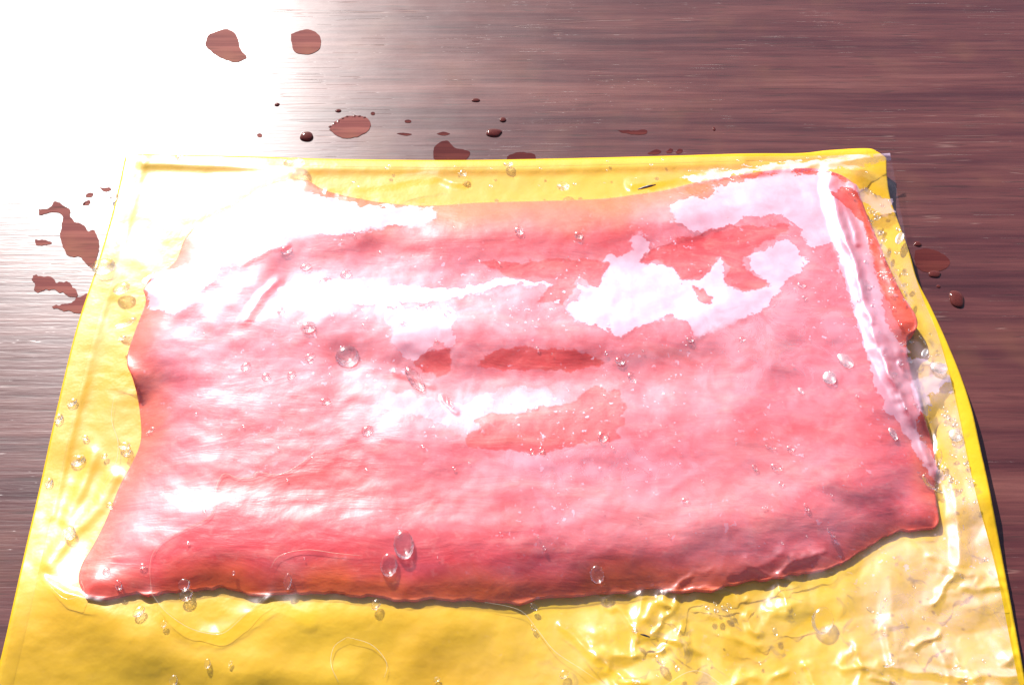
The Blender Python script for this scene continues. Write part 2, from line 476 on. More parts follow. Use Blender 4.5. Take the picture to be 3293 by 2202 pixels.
def crumple(px, py):
    """sharp creases and facets in the slack film at the lower right"""
    m = smooth(1650, 2200, px + (py - 1900) * 0.2) * smooth(1650, 1900, py + (px - 2600) * 0.25)
    wx = px + 60 * fbm(px / 170.0, py / 170.0, 31, 2); wy = py + 60 * fbm(px / 170.0, py / 170.0, 35, 2)
    h = 2.3 * facets(wx * 0.93 + wy * 0.36, wy * 0.93 - wx * 0.36, 165.0, 125.0, 3) + 1.0 * facets(wx * 0.7 - wy * 0.7, wy * 0.7 + wx * 0.7, 70.0, 95.0, 4)
    rs = np.random.RandomState(5)
    wx2 = px + 45 * fbm(px / 80.0, py / 80.0, 51, 3); wy2 = py + 45 * fbm(px / 80.0, py / 80.0, 52, 3)
    for k in range(44):
        x0 = rs.uniform(1900, 3250); y0 = rs.uniform(1780, 2350); an = rs.uniform(-1.0, 1.7)
        L = rs.uniform(60, 230)
        h = h + ridge(wx2, wy2, [(x0, y0), (x0 + L * math.cos(an), y0 + L * math.sin(an))], rs.uniform(16, 42), rs.uniform(0.4, 1.1), 1.7)
    return h * m

def h_sheet(px, py):
    h = 0.7 + 0.35 * fbm(px / 700.0, py / 500.0, 3, 3)
    # the right margin lifts off the table, the far corner too
    er = line_dist(px, py, S_RIGHT[3:11])
    h = h + 3.2 * np.exp(-(er / 130.0) ** 2)
    h = h + 4.0 * np.exp(-(np.hypot(px - 2840, py - 490) / 170.0) ** 2)
    # lower left: the empty end of the pouch slopes down towards the viewer
    h = h + 4.0 * smooth(1500, 1980, py) * (1 - smooth(1960, 2420, py)) * (1 - smooth(1150, 2000, px))
    h = h + ridge(px, py, D([(150, 1360), (260, 1420), (330, 1440)]), 90, 1.2)
    # folds at the left, running up the margin
    h = h + ridge(px, py, D([(262, 1090), (225, 1160), (150, 1235), (110, 1290)]), 26, 0.65)
    h = h + ridge(px, py, D([(215, 1040), (190, 1110), (150, 1190)]), 22, 0.45)
    h = h + ridge(px, py, D([(270, 700), (235, 830), (200, 960), (165, 1080)]), 34, -0.3)
    h = h + ridge(px, py, D([(330, 360), (290, 520), (262, 620), (215, 780), (160, 1000), (120, 1180)]), 16, 0.25)
    # soft swells along the front
    h = h + ridge(px, py, D([(560, 1560), (640, 1440), (760, 1400), (1000, 1400)]), 70, 0.4)
    h = h + ridge(px, py, D([(900, 1600), (960, 1470), (1050, 1420), (1150, 1440), (1190, 1560)]), 60, 0.45)
    h = h + ridge(px, py, D([(300, 1500), (500, 1530), (800, 1560)]), 70, 0.8)
    h = h + ridge(px, py, D([(330, 372), (700, 384), (1200, 386), (1700, 372)]), 18, 0.7)
    h = h + crumple(px, py) * 0.5
    h = h + 0.22 * fbm(px / 110.0, py / 90.0, 77, 3)
    return np.maximum(h, 0.35)

def h_fillet(px, py):
    df = lattice(DFL, px, py); db = lattice(DBL, px, py)
    sf = np.sin(np.clip(df / 270.0, 0, 1) * math.pi / 2)
    sb = np.sin(np.clip(db / 120.0, 0, 1) * math.pi / 2)
    h = 1.2 + 6.2 * sf * (0.55 + 0.45 * sb)
    inner = np.clip(df / 150.0, 0, 1) * np.clip(0.4 + db / 120.0, 0, 1)
    r = 0
    for pts, w, a in RIDGES:
        r = r + ridge(px, py, pts, w * 1.2, a * 0.55)
    r = r + 0.40 * fbm(px / 260.0, py / 130.0, 9, 3) + 0.06 * fbm(px / 60.0, py / 40.0, 19, 2)
    return np.maximum(h + r * inner, 0.9)

LX = np.arange(-160, 3560, 6.0); LY = np.arange(440, 2600, 6.0)
_gx, _gy = np.meshgrid(LX, LY)
def lattice(A, px, py):
    fx = np.clip((np.asarray(px, float) - LX[0]) / 6.0, 0, len(LX) - 1.001); fy = np.clip((np.asarray(py, float) - LY[0]) / 6.0, 0, len(LY) - 1.001)
    i = fx.astype(int); j = fy.astype(int); u = fx - i; v = fy - j
    return (A[j, i] * (1 - u) + A[j, i + 1] * u) * (1 - v) + (A[j + 1, i] * (1 - u) + A[j + 1, i + 1] * u) * v
def blur(A, r, n=3):
    for _ in range(n):
        for ax in (0, 1):
            P = np.pad(A, [(r + 1, r) if k == ax else (0, 0) for k in (0, 1)], 'edge')
            c = np.cumsum(P, axis=ax)
            A = (np.take(c, range(2 * r + 1, c.shape[ax]), ax) - np.take(c, range(0, c.shape[ax] - 2 * r - 1), ax)) / (2 * r + 1)
    return A
def soft_dist(line):
    d = line_dist(_gx, _gy, line)
    return d + (blur(d, 9) - d) * smooth(10, 110, d)
DFL = soft_dist(FRONT_LINE); DBL = soft_dist(BACK_LINE)

RIDGES = [
    ([(1180, 700), (1500, 690), (1900, 680), (2150, 640)], 95, 1.8),
    ([(950, 850), (1150, 850), (1400, 880), (1800, 880), (2100, 830)], 75, -1.6),
    ([(820, 1030), (1000, 1010), (1300, 1055), (1800, 1075), (2250, 1060), (2450, 1110)], 85, 2.3),
    ([(1130, 1150), (1250, 1200), (1500, 1235), (1900, 1225), (2300, 1180)], 70, -2.0),
    ([(1320, 1395), (1500, 1390), (2000, 1400), (2350, 1370)], 95, 2.1),
    ([(700, 1620), (1100, 1600), (1500, 1640), (1900, 1690)], 90, -0.25),
    ([(500, 1150), (450, 1350), (400, 1500)], 100, 0.3),
    ([(480, 1010), (620, 900), (820, 800), (1050, 735)], 120, 2.6),
    ([(880, 830), (780, 930), (690, 1030)], 40, 1.0),
    ([(2380, 1700), (2600, 1560), (2850, 1500)], 90, 0.4),
    ([(2480, 1420), (2700, 1400), (2900, 1400)], 90, -0.5),
    ([(2360, 1000), (2500, 1000), (2640, 900)], 90, 1.4),
    ([(2300, 1640), (2150, 1760), (1900, 1780)], 60, 0.9),
    ([(2420, 1530), (2600, 1560), (2760, 1640)], 24, -0.7),
]
FOLDS = [   # taut folds of the clear film: points, half width, height
    (D([(1895, 425), (1925, 520), (1955, 620), (1985, 720), (2025, 830), (2080, 940), (2140, 1080)]), 36, 1.5, 1.1),
    (D([(1908, 440), (1940, 545), (1968, 640), (2000, 740)]), 15, 0.8, 1.1),
    (D([(2020, 800), (2060, 910), (2110, 1000), (2135, 1060)]), 13, 0.8, 1.1),
    (D([(2060, 830), (2110, 930), (2150, 1040)]), 12, 0.7, 1.1),
    (D([(1955, 420), (1985, 500), (2025, 600), (2065, 690), (2110, 780)]), 30, 1.0, 1.1),
    (D([(1920, 450), (1950, 500), (1965, 560)]), 16, 0.8, 1.2),
    (D([(1990, 720), (2060, 800), (2150, 850), (2165, 850)]), 46, 1.5, 1.0),
    (D([(1450, 425), (1600, 400), (1750, 385), (1900, 372), (2036, 352)]), 26, 2.0, 1.1),
    (D([(1900, 395), (1960, 400), (2030, 440), (2060, 465)]), 40, 2.0, 1.1),
    (D([(750, 432), (900, 420), (1000, 405), (1060, 420)]), 22, 1.4, 1.2),
    (D([(700, 415), (800, 445), (960, 462)]), 20, 0.9, 1.2),
    (D([(1280, 1430), (1340, 1480), (1400, 1530), (1440, 1560)]), 18, 1.6, 1.1),
    (D([(905, 850), (950, 865), (985, 882)]), 14, 0.9, 1.2),
    (D([(1010, 905), (1030, 935), (1045, 945)]), 9, 0.7, 1.2),
    (D([(560, 600), (620, 570), (660, 560)]), 14, 0.8, 1.2),
    (D([(640, 640), (600, 680), (560, 740)]), 24, 0.9, 1.3),
    (D([(350, 1365), (400, 1415), (450, 1450), (500, 1453), (560, 1410), (625, 1368), (700, 1400)]), 46, 0.9, 1.3),
    (D([(230, 1380), (150, 1360), (100, 1330)]), 26, 1.0, 1.2),
    (D([(2080, 900), (2150, 1010), (2190, 1140), (2200, 1290)]), 36, 1.6, 1.1),
    (D([(2030, 1440), (2050, 1530), (2200, 1550), (2345, 1545)]), 22, 1.7, 1.1),
]
# both reliefs sampled once on a lattice over the photo, then read back smoothly
SDL = sdf(_gx, _gy, FILLET)
def h_film_exact(px, py, sd):
    hs = h_sheet(px, py)
    df = lattice(DFL, px, py); db = lattice(DBL, px, py)
    edge = 1.2 + smooth(-40, 60, df - db) * 3.2
    out = edge * np.exp(-np.clip(-sd, 0, None) / 75.0)
    rel = np.maximum(np.where(sd > 0, h_fillet(px, py), out), 0.12)
    fwx = 12 * fbm(px / 70.0, py / 70.0, 91, 3); fwy = 8 * fbm(px / 60.0, py / 60.0, 92, 3); fam = 0.9 + 0.7 * fbm(px / 110.0, py / 110.0, 93, 2)
    f = 0
    for pts, w, a, p in FOLDS:
        f = f + ridge(px + fwx, py + fwy, pts, w, a, p) * fam
    slack = 0.05 * (fbm(px / 60.0, py / 45.0, 61, 2) + 1)
    return hs + rel + 0.45 + f + crumple(px, py) * 0.9 + slack
HL = h_film_exact(_gx, _gy, SDL)
def h_film(px, py): return lattice(HL, px, py)
def fsd(px, py): return lattice(SDL, px, py)

# ------------------------------------------------------------------ the pouch
pouch = bpy.data.objects.new('vacuum_pouch', None)
sc.collection.objects.link(pouch)
_c = ray_pt(1650, 1250, 0)
pouch.location = tuple(_c)
pouch.empty_display_size = 0.02
tag(pouch, 'wet plastic pouch with yellow backing and clear crinkled film, holding the pink fillet', 'pouch')
OFF = np.array(_c)

# yellow back sheet
nu, nv = 420, 300
PX, PY = coons(S_TOP, S_BOT, S_LEFT, S_RIGHT, nu, nv)
Z = h_sheet(PX, PY)
milky = smooth(1500, 2100, PX + (PY - 1900) * 0.4) * smooth(1700, 1900, PY + (PX - 2700) * 0.35)
milky = np.maximum(milky, smooth(2800, 3000, PX - (PY - 1100) * 0.1) * smooth(700, 1000, PY))
milky = milky * smooth(0, 60, line_dist(PX, PY, S_RIGHT))
co = ray_pt(PX, PY, Z).reshape(-1, 3)
n0 = len(co)
# a real thickness of 0.3 mm below
co2 = co.copy(); co2[:, 2] -= 0.0003
f_top = grid_faces(nv, nu)
f_bot = grid_faces(nv, nu, n0)[:, ::-1]
def ring(nu, nv):
    return np.concatenate([np.arange(nu), np.arange(1, nv) * nu + nu - 1, (nv - 1) * nu + np.arange(nu - 2, -1, -1), np.arange(nv - 2, 0, -1) * nu])
rg = ring(nu, nv); rn = np.roll(rg, -1)
f_side = np.stack([rg, rn, rn + n0, rg + n0], -1)
sheet = mesh_np('back_sheet', np.concatenate([co, co2]) - OFF, np.concatenate([f_top, f_bot, f_side]), M_YEL, pouch,
                {'milky': np.concatenate([milky.ravel()] * 2)})
sheet['label'] = 'opaque yellow backing sheet'

# the welded margins: a slightly raised, pressed band on the left and at the back
def band(name, pts, width, side, n=160):
    P = resample(pts, n); T = np.gradient(P, axis=0); T /= np.linalg.norm(T, axis=1)[:, None]
    N = np.stack([-T[:, 1], T[:, 0]], -1) * side
    rows = []
    for k, (w, dz) in enumerate(((0.10, 0.02), (0.2, 0.1), (0.5, 0.14), (0.88, 0.1), (1.0, 0.02))):
        Q = P + N * (width * w)
        rows.append(ray_pt(Q[:, 0], Q[:, 1], h_sheet(Q[:, 0], Q[:, 1]) + dz))
    f = grid_faces(len(rows), n)
    if side > 0: f = f[:, ::-1]
    return mesh_np(name, np.concatenate(rows) - OFF, f, M_SEAL, pouch, {'milky': np.zeros(5 * n)})
M_SEAL = yellow('pressed_yellow_plastic')
band('heat_seal', S_LEFT[:-1], 58, -1)
band('heat_seal', S_TOP[:-2], 24, 1)

# clear film
WETS = [   # where liquid touches the film: clear, deep coloured windows
    D([(1465, 600), (1490, 570), (1560, 545), (1640, 520), (1700, 515), (1740, 520), (1790, 505), (1808, 515), (1805, 530), (1750, 560), (1700, 590), (1712, 620), (1762, 650), (1740, 662), (1700, 665), (1665, 655), (1660, 640), (1668, 610), (1650, 582), (1622, 622), (1600, 638), (1560, 640), (1540, 610), (1500, 600)]),
    D([(1588, 658), (1610, 660), (1634, 680), (1624, 697), (1600, 690)]),
    D([(1290, 925), (1320, 918), (1345, 892), (1375, 884), (1395, 893), (1408, 886), (1428, 898), (1420, 912), (1436, 935), (1428, 950), (1431, 972), (1412, 982), (1422, 1000), (1400, 1010), (1340, 1015), (1260, 1035), (1190, 1038), (1110, 1030), (1070, 1020), (1060, 1000), (1100, 980), (1090, 960), (1120, 945), (1200, 945), (1240, 930)]),
    D([(1965, 440), (1985, 500), (2012, 560), (2040, 618), (2070, 680), (2092, 715), (2098, 752), (2068, 768), (2050, 740), (2035, 690), (2010, 630), (1990, 560), (1975, 510), (1930, 470), (1900, 440), (1930, 430)]),
    D([(1290, 700), (1330, 640), (1370, 660), (1395, 600), (1300, 590), (1200, 600), (1100, 600), (1180, 640), (1270, 650), (1230, 690)]),
    D([(1090, 840), (1110, 810), (1200, 790), (1320, 800), (1380, 830), (1300, 850), (1180, 850)]),
    D([(945, 830), (980, 800), (1030, 800), (1040, 850), (1000, 865)]),
    D([(1965, 394), (2030, 368), (2036, 400), (2040, 436), (2005, 425), (1978, 410)]),
    D([(1570, 430), (1620, 420), (1645, 440), (1620, 455), (1580, 450)]),
]
AIR_GLARE = [   # air pockets, pale and frosty, plus glare and fold glints painted as white patches
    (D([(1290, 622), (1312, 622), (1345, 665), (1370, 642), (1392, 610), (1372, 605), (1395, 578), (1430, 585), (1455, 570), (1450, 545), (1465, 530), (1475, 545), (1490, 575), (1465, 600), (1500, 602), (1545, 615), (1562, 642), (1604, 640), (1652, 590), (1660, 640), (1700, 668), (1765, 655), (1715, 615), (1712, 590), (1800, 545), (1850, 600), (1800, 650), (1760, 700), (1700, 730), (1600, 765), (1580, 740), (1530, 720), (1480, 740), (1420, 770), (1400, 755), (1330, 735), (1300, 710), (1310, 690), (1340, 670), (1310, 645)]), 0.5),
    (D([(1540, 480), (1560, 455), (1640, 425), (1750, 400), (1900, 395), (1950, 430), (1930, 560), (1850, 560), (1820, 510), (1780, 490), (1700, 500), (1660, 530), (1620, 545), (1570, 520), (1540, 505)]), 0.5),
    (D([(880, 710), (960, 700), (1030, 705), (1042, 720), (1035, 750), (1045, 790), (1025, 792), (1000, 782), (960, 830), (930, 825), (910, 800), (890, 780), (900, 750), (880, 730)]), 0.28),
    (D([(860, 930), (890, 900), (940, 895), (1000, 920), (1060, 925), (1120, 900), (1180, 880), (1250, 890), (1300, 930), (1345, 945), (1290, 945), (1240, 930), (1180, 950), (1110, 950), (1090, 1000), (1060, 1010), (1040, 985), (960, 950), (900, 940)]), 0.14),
    (D([(960, 655), (1060, 660), (1140, 640), (1280, 630), (1270, 650), (1180, 650), (1080, 675), (980, 690), (900, 695), (700, 700), (640, 660), (700, 640), (860, 655)]), 0.60),  # mostly the glare streak along the ridge, painted pale
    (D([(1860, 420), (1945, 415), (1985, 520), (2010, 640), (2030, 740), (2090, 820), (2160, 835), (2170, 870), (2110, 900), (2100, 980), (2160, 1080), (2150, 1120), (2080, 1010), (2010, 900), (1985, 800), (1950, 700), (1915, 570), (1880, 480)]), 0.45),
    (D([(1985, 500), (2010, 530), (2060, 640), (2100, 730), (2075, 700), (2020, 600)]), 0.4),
    (D([(2030, 800), (2090, 835), (2165, 830), (2178, 870), (2130, 905), (2125, 950), (2085, 930), (2040, 870)]), 0.9),  # glare blob at the foot of the fold, painted white
    (D([(1560, 405), (1700, 383), (1900, 362), (2038, 350), (2042, 364), (1960, 384), (1880, 392), (1720, 398), (1600, 415)]), 0.6),  # glint along the back fold, painted white
    (D([(1945, 415), (1990, 436), (2045, 462), (2052, 490), (2015, 490), (1975, 465)]), 0.55),  # sky reflection near the corner, painted white
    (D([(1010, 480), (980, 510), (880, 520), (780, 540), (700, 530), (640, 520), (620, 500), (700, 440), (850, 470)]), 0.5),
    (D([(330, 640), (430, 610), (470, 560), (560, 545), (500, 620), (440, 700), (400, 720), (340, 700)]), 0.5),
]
nu, nv = 640, 400
PX, PY = coons(F_TOP, F_BOT, F_LEFT, F_RIGHT, nu, nv)
# keep the film meeting the backing at its sealed rim
sdp = line_dist(PX, PY, F_LEFT)
Z = h_film(PX, PY)
wet = np.full(PX.shape, -80.0)
for p in WETS: wet = np.maximum(wet, sdf(PX, PY, p, 80))
air_glare = np.full(PX.shape, -80.0); amt = np.zeros(PX.shape)
for p, a in AIR_GLARE:
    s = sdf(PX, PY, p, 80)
    amt = np.where((s > air_glare) & (s > -45), a, amt)
    air_glare = np.maximum(air_glare, s)
sdF = fsd(PX, PY)
haze = 0.02 + 0.30 * smooth(-10, 30, sdF)
haze = haze - 0.10 * smooth(1500, 2500, PX) * smooth(900, 1300, PY) * smooth(-20, 60, sdF)  # lens veil fading to the lower right, put into the haze
haze = haze + 0.30 * 0.2 * smooth(1300, 1900, PX) * smooth(10, 80, -sdF) * smooth(1500, 1900, PY)
haze = haze + 0.32 * smooth(2650, 2900, PX) * smooth(0, 60, -sdF) * smooth(750, 900, PY)
haze = haze + 0.22 * np.exp(-((PX - 2500) / 260.0) ** 2 - ((PY - 1130) / 190.0) ** 2) + 0.2 * np.exp(-((PX - 1900) / 500.0) ** 2 - ((PY - 1490) / 60.0) ** 2)
haze = haze * (1 - 0.55 * smooth(1050, 1450, PY) * (1 - smooth(900, 1700, PX)))
haze = haze * (1 - 0.65 * (1 - smooth(760, 880, PY)) * smooth(950, 1250, PX) * (1 - smooth(1950, 2150, PX)))
# thin liquid layer under the lower left: less haze there
POOL = D([(345, 1355), (342, 1300), (355, 1260), (400, 1220), (480, 1180), (496, 1140), (495, 1115), (512, 1083), (545, 1092), (585, 1090), (590, 1082), (640, 1085), (690, 1060), (720, 1036), (800, 1020), (880, 1005), (1040, 1010), (1200, 1060), (1250, 1200), (1200, 1300), (900, 1290), (700, 1260), (640, 1270), (600, 1300), (620, 1358)])
haze = haze - 0.10 * smooth(-1, 6, sdf(PX, PY, POOL))
haze = haze * (1 - 0.5 * (1 - smooth(20, 110, sdF)) * smooth(0, 10, sdF))
haze = haze * (1 - 0.7 * smooth(-120, 10, PY - (1800 + (1650 - PX) * 0.0)) * smooth(0, 30, sdF) * (1 - smooth(2000, 2600, PX)))
co = ray_pt(PX, PY, Z).reshape(-1, 3)
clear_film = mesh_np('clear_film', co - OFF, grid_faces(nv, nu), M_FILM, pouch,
                     {'wet': wet, 'air_glare': air_glare, 'air_glare_amt': amt, 'haze': haze})

# thin bright lines where liquid stops under the film
def tube(name, pts, zfun, r, mat, parent, off=OFF, lift=0.0, sides=6):
    P = resample(pts, max(6, int(len(pts) * 6)))
    z = zfun(P[:, 0], P[:, 1]) + lift
    C = ray_pt(P[:, 0], P[:, 1], z) - off
    n = len(C); co = []
    for i in range(n):
        a = C[max(i - 1, 0)]; b = C[min(i + 1, n - 1)]
        d = Vector(b - a).normalized(); s = d.cross(Vector((0, 0, 1))).normalized(); u = s.cross(d)
        rr = r * (0.35 + 0.65 * math.sin(math.pi * min(1, max(0.02, i / (n - 1)))))
        for k in range(sides):
            t = 2 * math.pi * k / sides
            co.append(Vector(C[i]) + s * math.cos(t) * rr + u * math.sin(t) * rr)
    f = [[i * sides + k, i * sides + (k + 1) % sides, (i + 1) * sides + (k + 1) % sides, (i + 1) * sides + k] for i in range(n - 1) for k in range(sides)]
    return mesh_np(name, np.array([tuple(c) for c in co]), np.array(f), mat, parent)
MENISCUS = [
    D([(347, 1356), (343, 1300), (352, 1262), (380, 1232), (430, 1208), (480, 1182), (496, 1145), (494, 1118), (512, 1084), (545, 1094), (582, 1092), (588, 1080), (640, 1086), (690, 1060), (722, 1034), (770, 1026), (830, 1010), (880, 1005)]),
    D([(347, 1358), (380, 1400), (430, 1435), (480, 1450), (515, 1447), (560, 1408), (612, 1360)]),
    D([(1110, 1378), (1190, 1396), (1230, 1440), (1270, 1490), (1330, 1530), (1380, 1565)]),
    D([(795, 1458), (850, 1475), (885, 1515), (880, 1550)]),
    D([(795, 1458), (765, 1480), (758, 1520), (775, 1560)]),
    D([(262, 905), (255, 960), (270, 1010), (265, 1060), (235, 1110)]),
    D([(1520, 1572), (1570, 1540), (1610, 1538), (1660, 1572)]),
    D([(110, 1335), (140, 1365), (165, 1370), (192, 1352), (185, 1330)]),
    D([(620, 1300), (640, 1272), (700, 1258), (770, 1266), (830, 1272)]),
]
for pts in MENISCUS:
    tube('liquid_edge', pts, h_film, 0.00006, M_EDGE, pouch)

# ------------------------------------------------------------------ the fillet
nu, nv = 420, 250
PX, PY = coons(FI_TOP, FI_BOT, FI_LEFT, FI_RIGHT, nu, nv)
Z = h_sheet(PX, PY) + h_fillet(PX, PY)
sdF = np.maximum(fsd(PX, PY), 0)
rim = 1 - smooth(0, 130, sdF + 50 * fbm(PX / 150, PY / 150, 4, 3))  # orange of the yellow backing glowing through thin edges, put into the colour
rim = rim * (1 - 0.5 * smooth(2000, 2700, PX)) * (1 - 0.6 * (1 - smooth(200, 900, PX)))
DEEPS = [([(1420, 690), (1600, 770), (1900, 740), (2050, 680)], 80, 0.5), ([(1080, 1110), (1350, 1180), (1440, 1170)], 50, 0.8),
         ([(1560, 1160), (1800, 1150), (2100, 1170), (2400, 1140)], 60, 0.9), ([(850, 1300), (1000, 1270), (1150, 1300)], 70, 0.4),
         ([(600, 1560), (900, 1500), (1300, 1600), (1600, 1640)], 95, 0.8), ([(500, 1500), (420, 1620)], 60, 0.3),
         ([(2350, 1400), (2600, 1370), (2850, 1380)], 70, 0.6), ([(1600, 1400), (1900, 1380), (1950, 1300)], 60, 0.4)]
deep = np.zeros(PX.shape)  # red bands that put the shade of viewer-facing slopes into the flesh colour
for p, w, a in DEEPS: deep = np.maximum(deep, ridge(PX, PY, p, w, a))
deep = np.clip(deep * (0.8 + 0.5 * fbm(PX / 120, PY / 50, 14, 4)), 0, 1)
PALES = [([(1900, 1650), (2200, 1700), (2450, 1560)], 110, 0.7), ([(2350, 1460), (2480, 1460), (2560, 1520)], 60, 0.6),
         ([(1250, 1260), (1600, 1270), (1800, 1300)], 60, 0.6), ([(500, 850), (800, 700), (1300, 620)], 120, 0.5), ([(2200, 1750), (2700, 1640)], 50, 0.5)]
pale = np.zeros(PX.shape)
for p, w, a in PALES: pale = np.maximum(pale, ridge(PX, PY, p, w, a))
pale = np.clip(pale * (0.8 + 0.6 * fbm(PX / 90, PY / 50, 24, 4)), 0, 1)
vein = np.zeros(PX.shape)
for p in ([(706, 1195), (690, 1290), (668, 1330), (664, 1420)], [(668, 1305), (600, 1325), (505, 1385)], [(690, 1250), (670, 1290)], [(2480, 1540), (2560, 1490), (2700, 1560), (2830, 1620)]):
    vein = np.maximum(vein, ridge(PX, PY, p, 7, 1.0))
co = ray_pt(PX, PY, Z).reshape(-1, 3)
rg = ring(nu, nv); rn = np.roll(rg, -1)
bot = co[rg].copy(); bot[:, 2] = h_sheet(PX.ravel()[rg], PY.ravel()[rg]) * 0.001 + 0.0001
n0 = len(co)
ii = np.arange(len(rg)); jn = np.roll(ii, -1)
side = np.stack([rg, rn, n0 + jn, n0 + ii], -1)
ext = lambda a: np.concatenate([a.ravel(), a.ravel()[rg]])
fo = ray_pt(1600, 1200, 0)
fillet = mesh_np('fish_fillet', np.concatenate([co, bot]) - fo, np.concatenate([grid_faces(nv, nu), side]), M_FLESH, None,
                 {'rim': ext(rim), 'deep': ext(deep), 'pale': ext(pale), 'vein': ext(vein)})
fillet.location = tuple(fo)
tag(fillet, 'raw salmon pink fish fillet with soft ridges, sealed inside the pouch', 'fish fillet')

# ------------------------------------------------------------------ water
def dome_mesh(name, seed, wob, flat, nr=9, ns=30, mat=None):
    r = random.Random(seed)
    ph = [(k, r.uniform(0, 6.28), r.uniform(0.3, 1) * wob / k) for k in (2, 3, 4, 5)]
    co = [(0, 0, flat)]; f = []
    for i in range(1, nr + 1):
        a = math.pi / 2 * i / nr
        for j in range(ns):
            t = 2 * math.pi * j / ns
            w = 1 + sum(A * math.cos(k * t + p) for k, p, A in ph)
            rad = math.sin(a) ** 0.9 * w
            co.append((rad * math.cos(t), rad * math.sin(t), flat * math.cos(a) ** 0.85))
    b = len(co)
    co.append((0, 0, -0.02))
    me = bpy.data.meshes.new(name)
    fs = [(0, 1 + j, 1 + (j + 1) % ns) for j in range(ns)]
    for i in range(nr - 1):
        for j in range(ns):
            q = 1 + i * ns
            fs.append((q + j, q + ns + j, q + ns + (j + 1) % ns, q + (j + 1) % ns))
    q = 1 + (nr - 1) * ns
    fs += [(q + (j + 1) % ns, q + j, b) for j in range(ns)]
    me.from_pydata(co, [], fs)
    for p in me.polygons: p.use_smooth = True
    me.materials.append(mat or M_WATER)
    return me
DOMES = [dome_mesh('water_drop', s, w, 0.46) for s, w in ((1, 0.02), (2, 0.05), (3, 0.10))]
GLINT = [dome_mesh('water_drop', s, w, 0.4, mat=M_GLINT) for s, w in ((5, 0.05), (6, 0.10), (7, 0.18))]
IRREG = [dome_mesh('water_drop', s, 0.28, 0.35) for s in (11, 12, 13)]
SMALL = [dome_mesh('water_bead', s, w, 0.55, 5, 12, M_BEAD) for s, w in ((21, 0.03), (22, 0.12))]

MMPX = lambda px, py: float(np.linalg.norm(ray_pt(px, py, 5) - np.array([0, 0, CAMH]))) / math.hypot(FOC, math.hypot(px - CX, py - CY))
def slope_quat(px, py):
    e = 8.0
    a = ray_pt(px - e, py, h_film(np.array([px - e]), np.array([py]))[0]); b = ray_pt(px + e, py, h_film(np.array([px + e]), np.array([py]))[0])
    c = ray_pt(px, py - e, h_film(np.array([px]), np.array([py - e]))[0]); d = ray_pt(px, py + e, h_film(np.array([px]), np.array([py + e]))[0])
    n = Vector(b - a).cross(Vector(c - d)).normalized()
    n = (n + Vector((0, 0, 0.5))).normalized()
    return n.to_track_quat('Z', 'Y')

def place_drop(px, py, rx, ry, ang, mesh, label, group=None, on='film', name='water_drop', hs=1.0):
    if on == 'film': z = float(h_film(np.array([px]), np.array([py]))[0])
    else: z = 0.02
    P = ray_pt(px, py, z)
    s = MMPX(px, py)
    o = bpy.data.objects.new(name, mesh)
    sc.collection.objects.link(o)
    o.location = (P[0], P[1], P[2] - 0.00003)
    ryw = ry * s / 0.78            # the table plane is seen foreshortened
    o.scale = (rx * s, ryw, min(rx * s, ryw) * hs)
    o.rotation_mode = 'QUATERNION'
    from mathutils import Quaternion
    q = slope_quat(px, py) if on == 'film' else Quaternion((1, 0, 0, 0))
    o.rotation_quaternion = q @ Quaternion((0, 0, 1), -math.radians(ang))
    return tag(o, label, 'water drop', group)

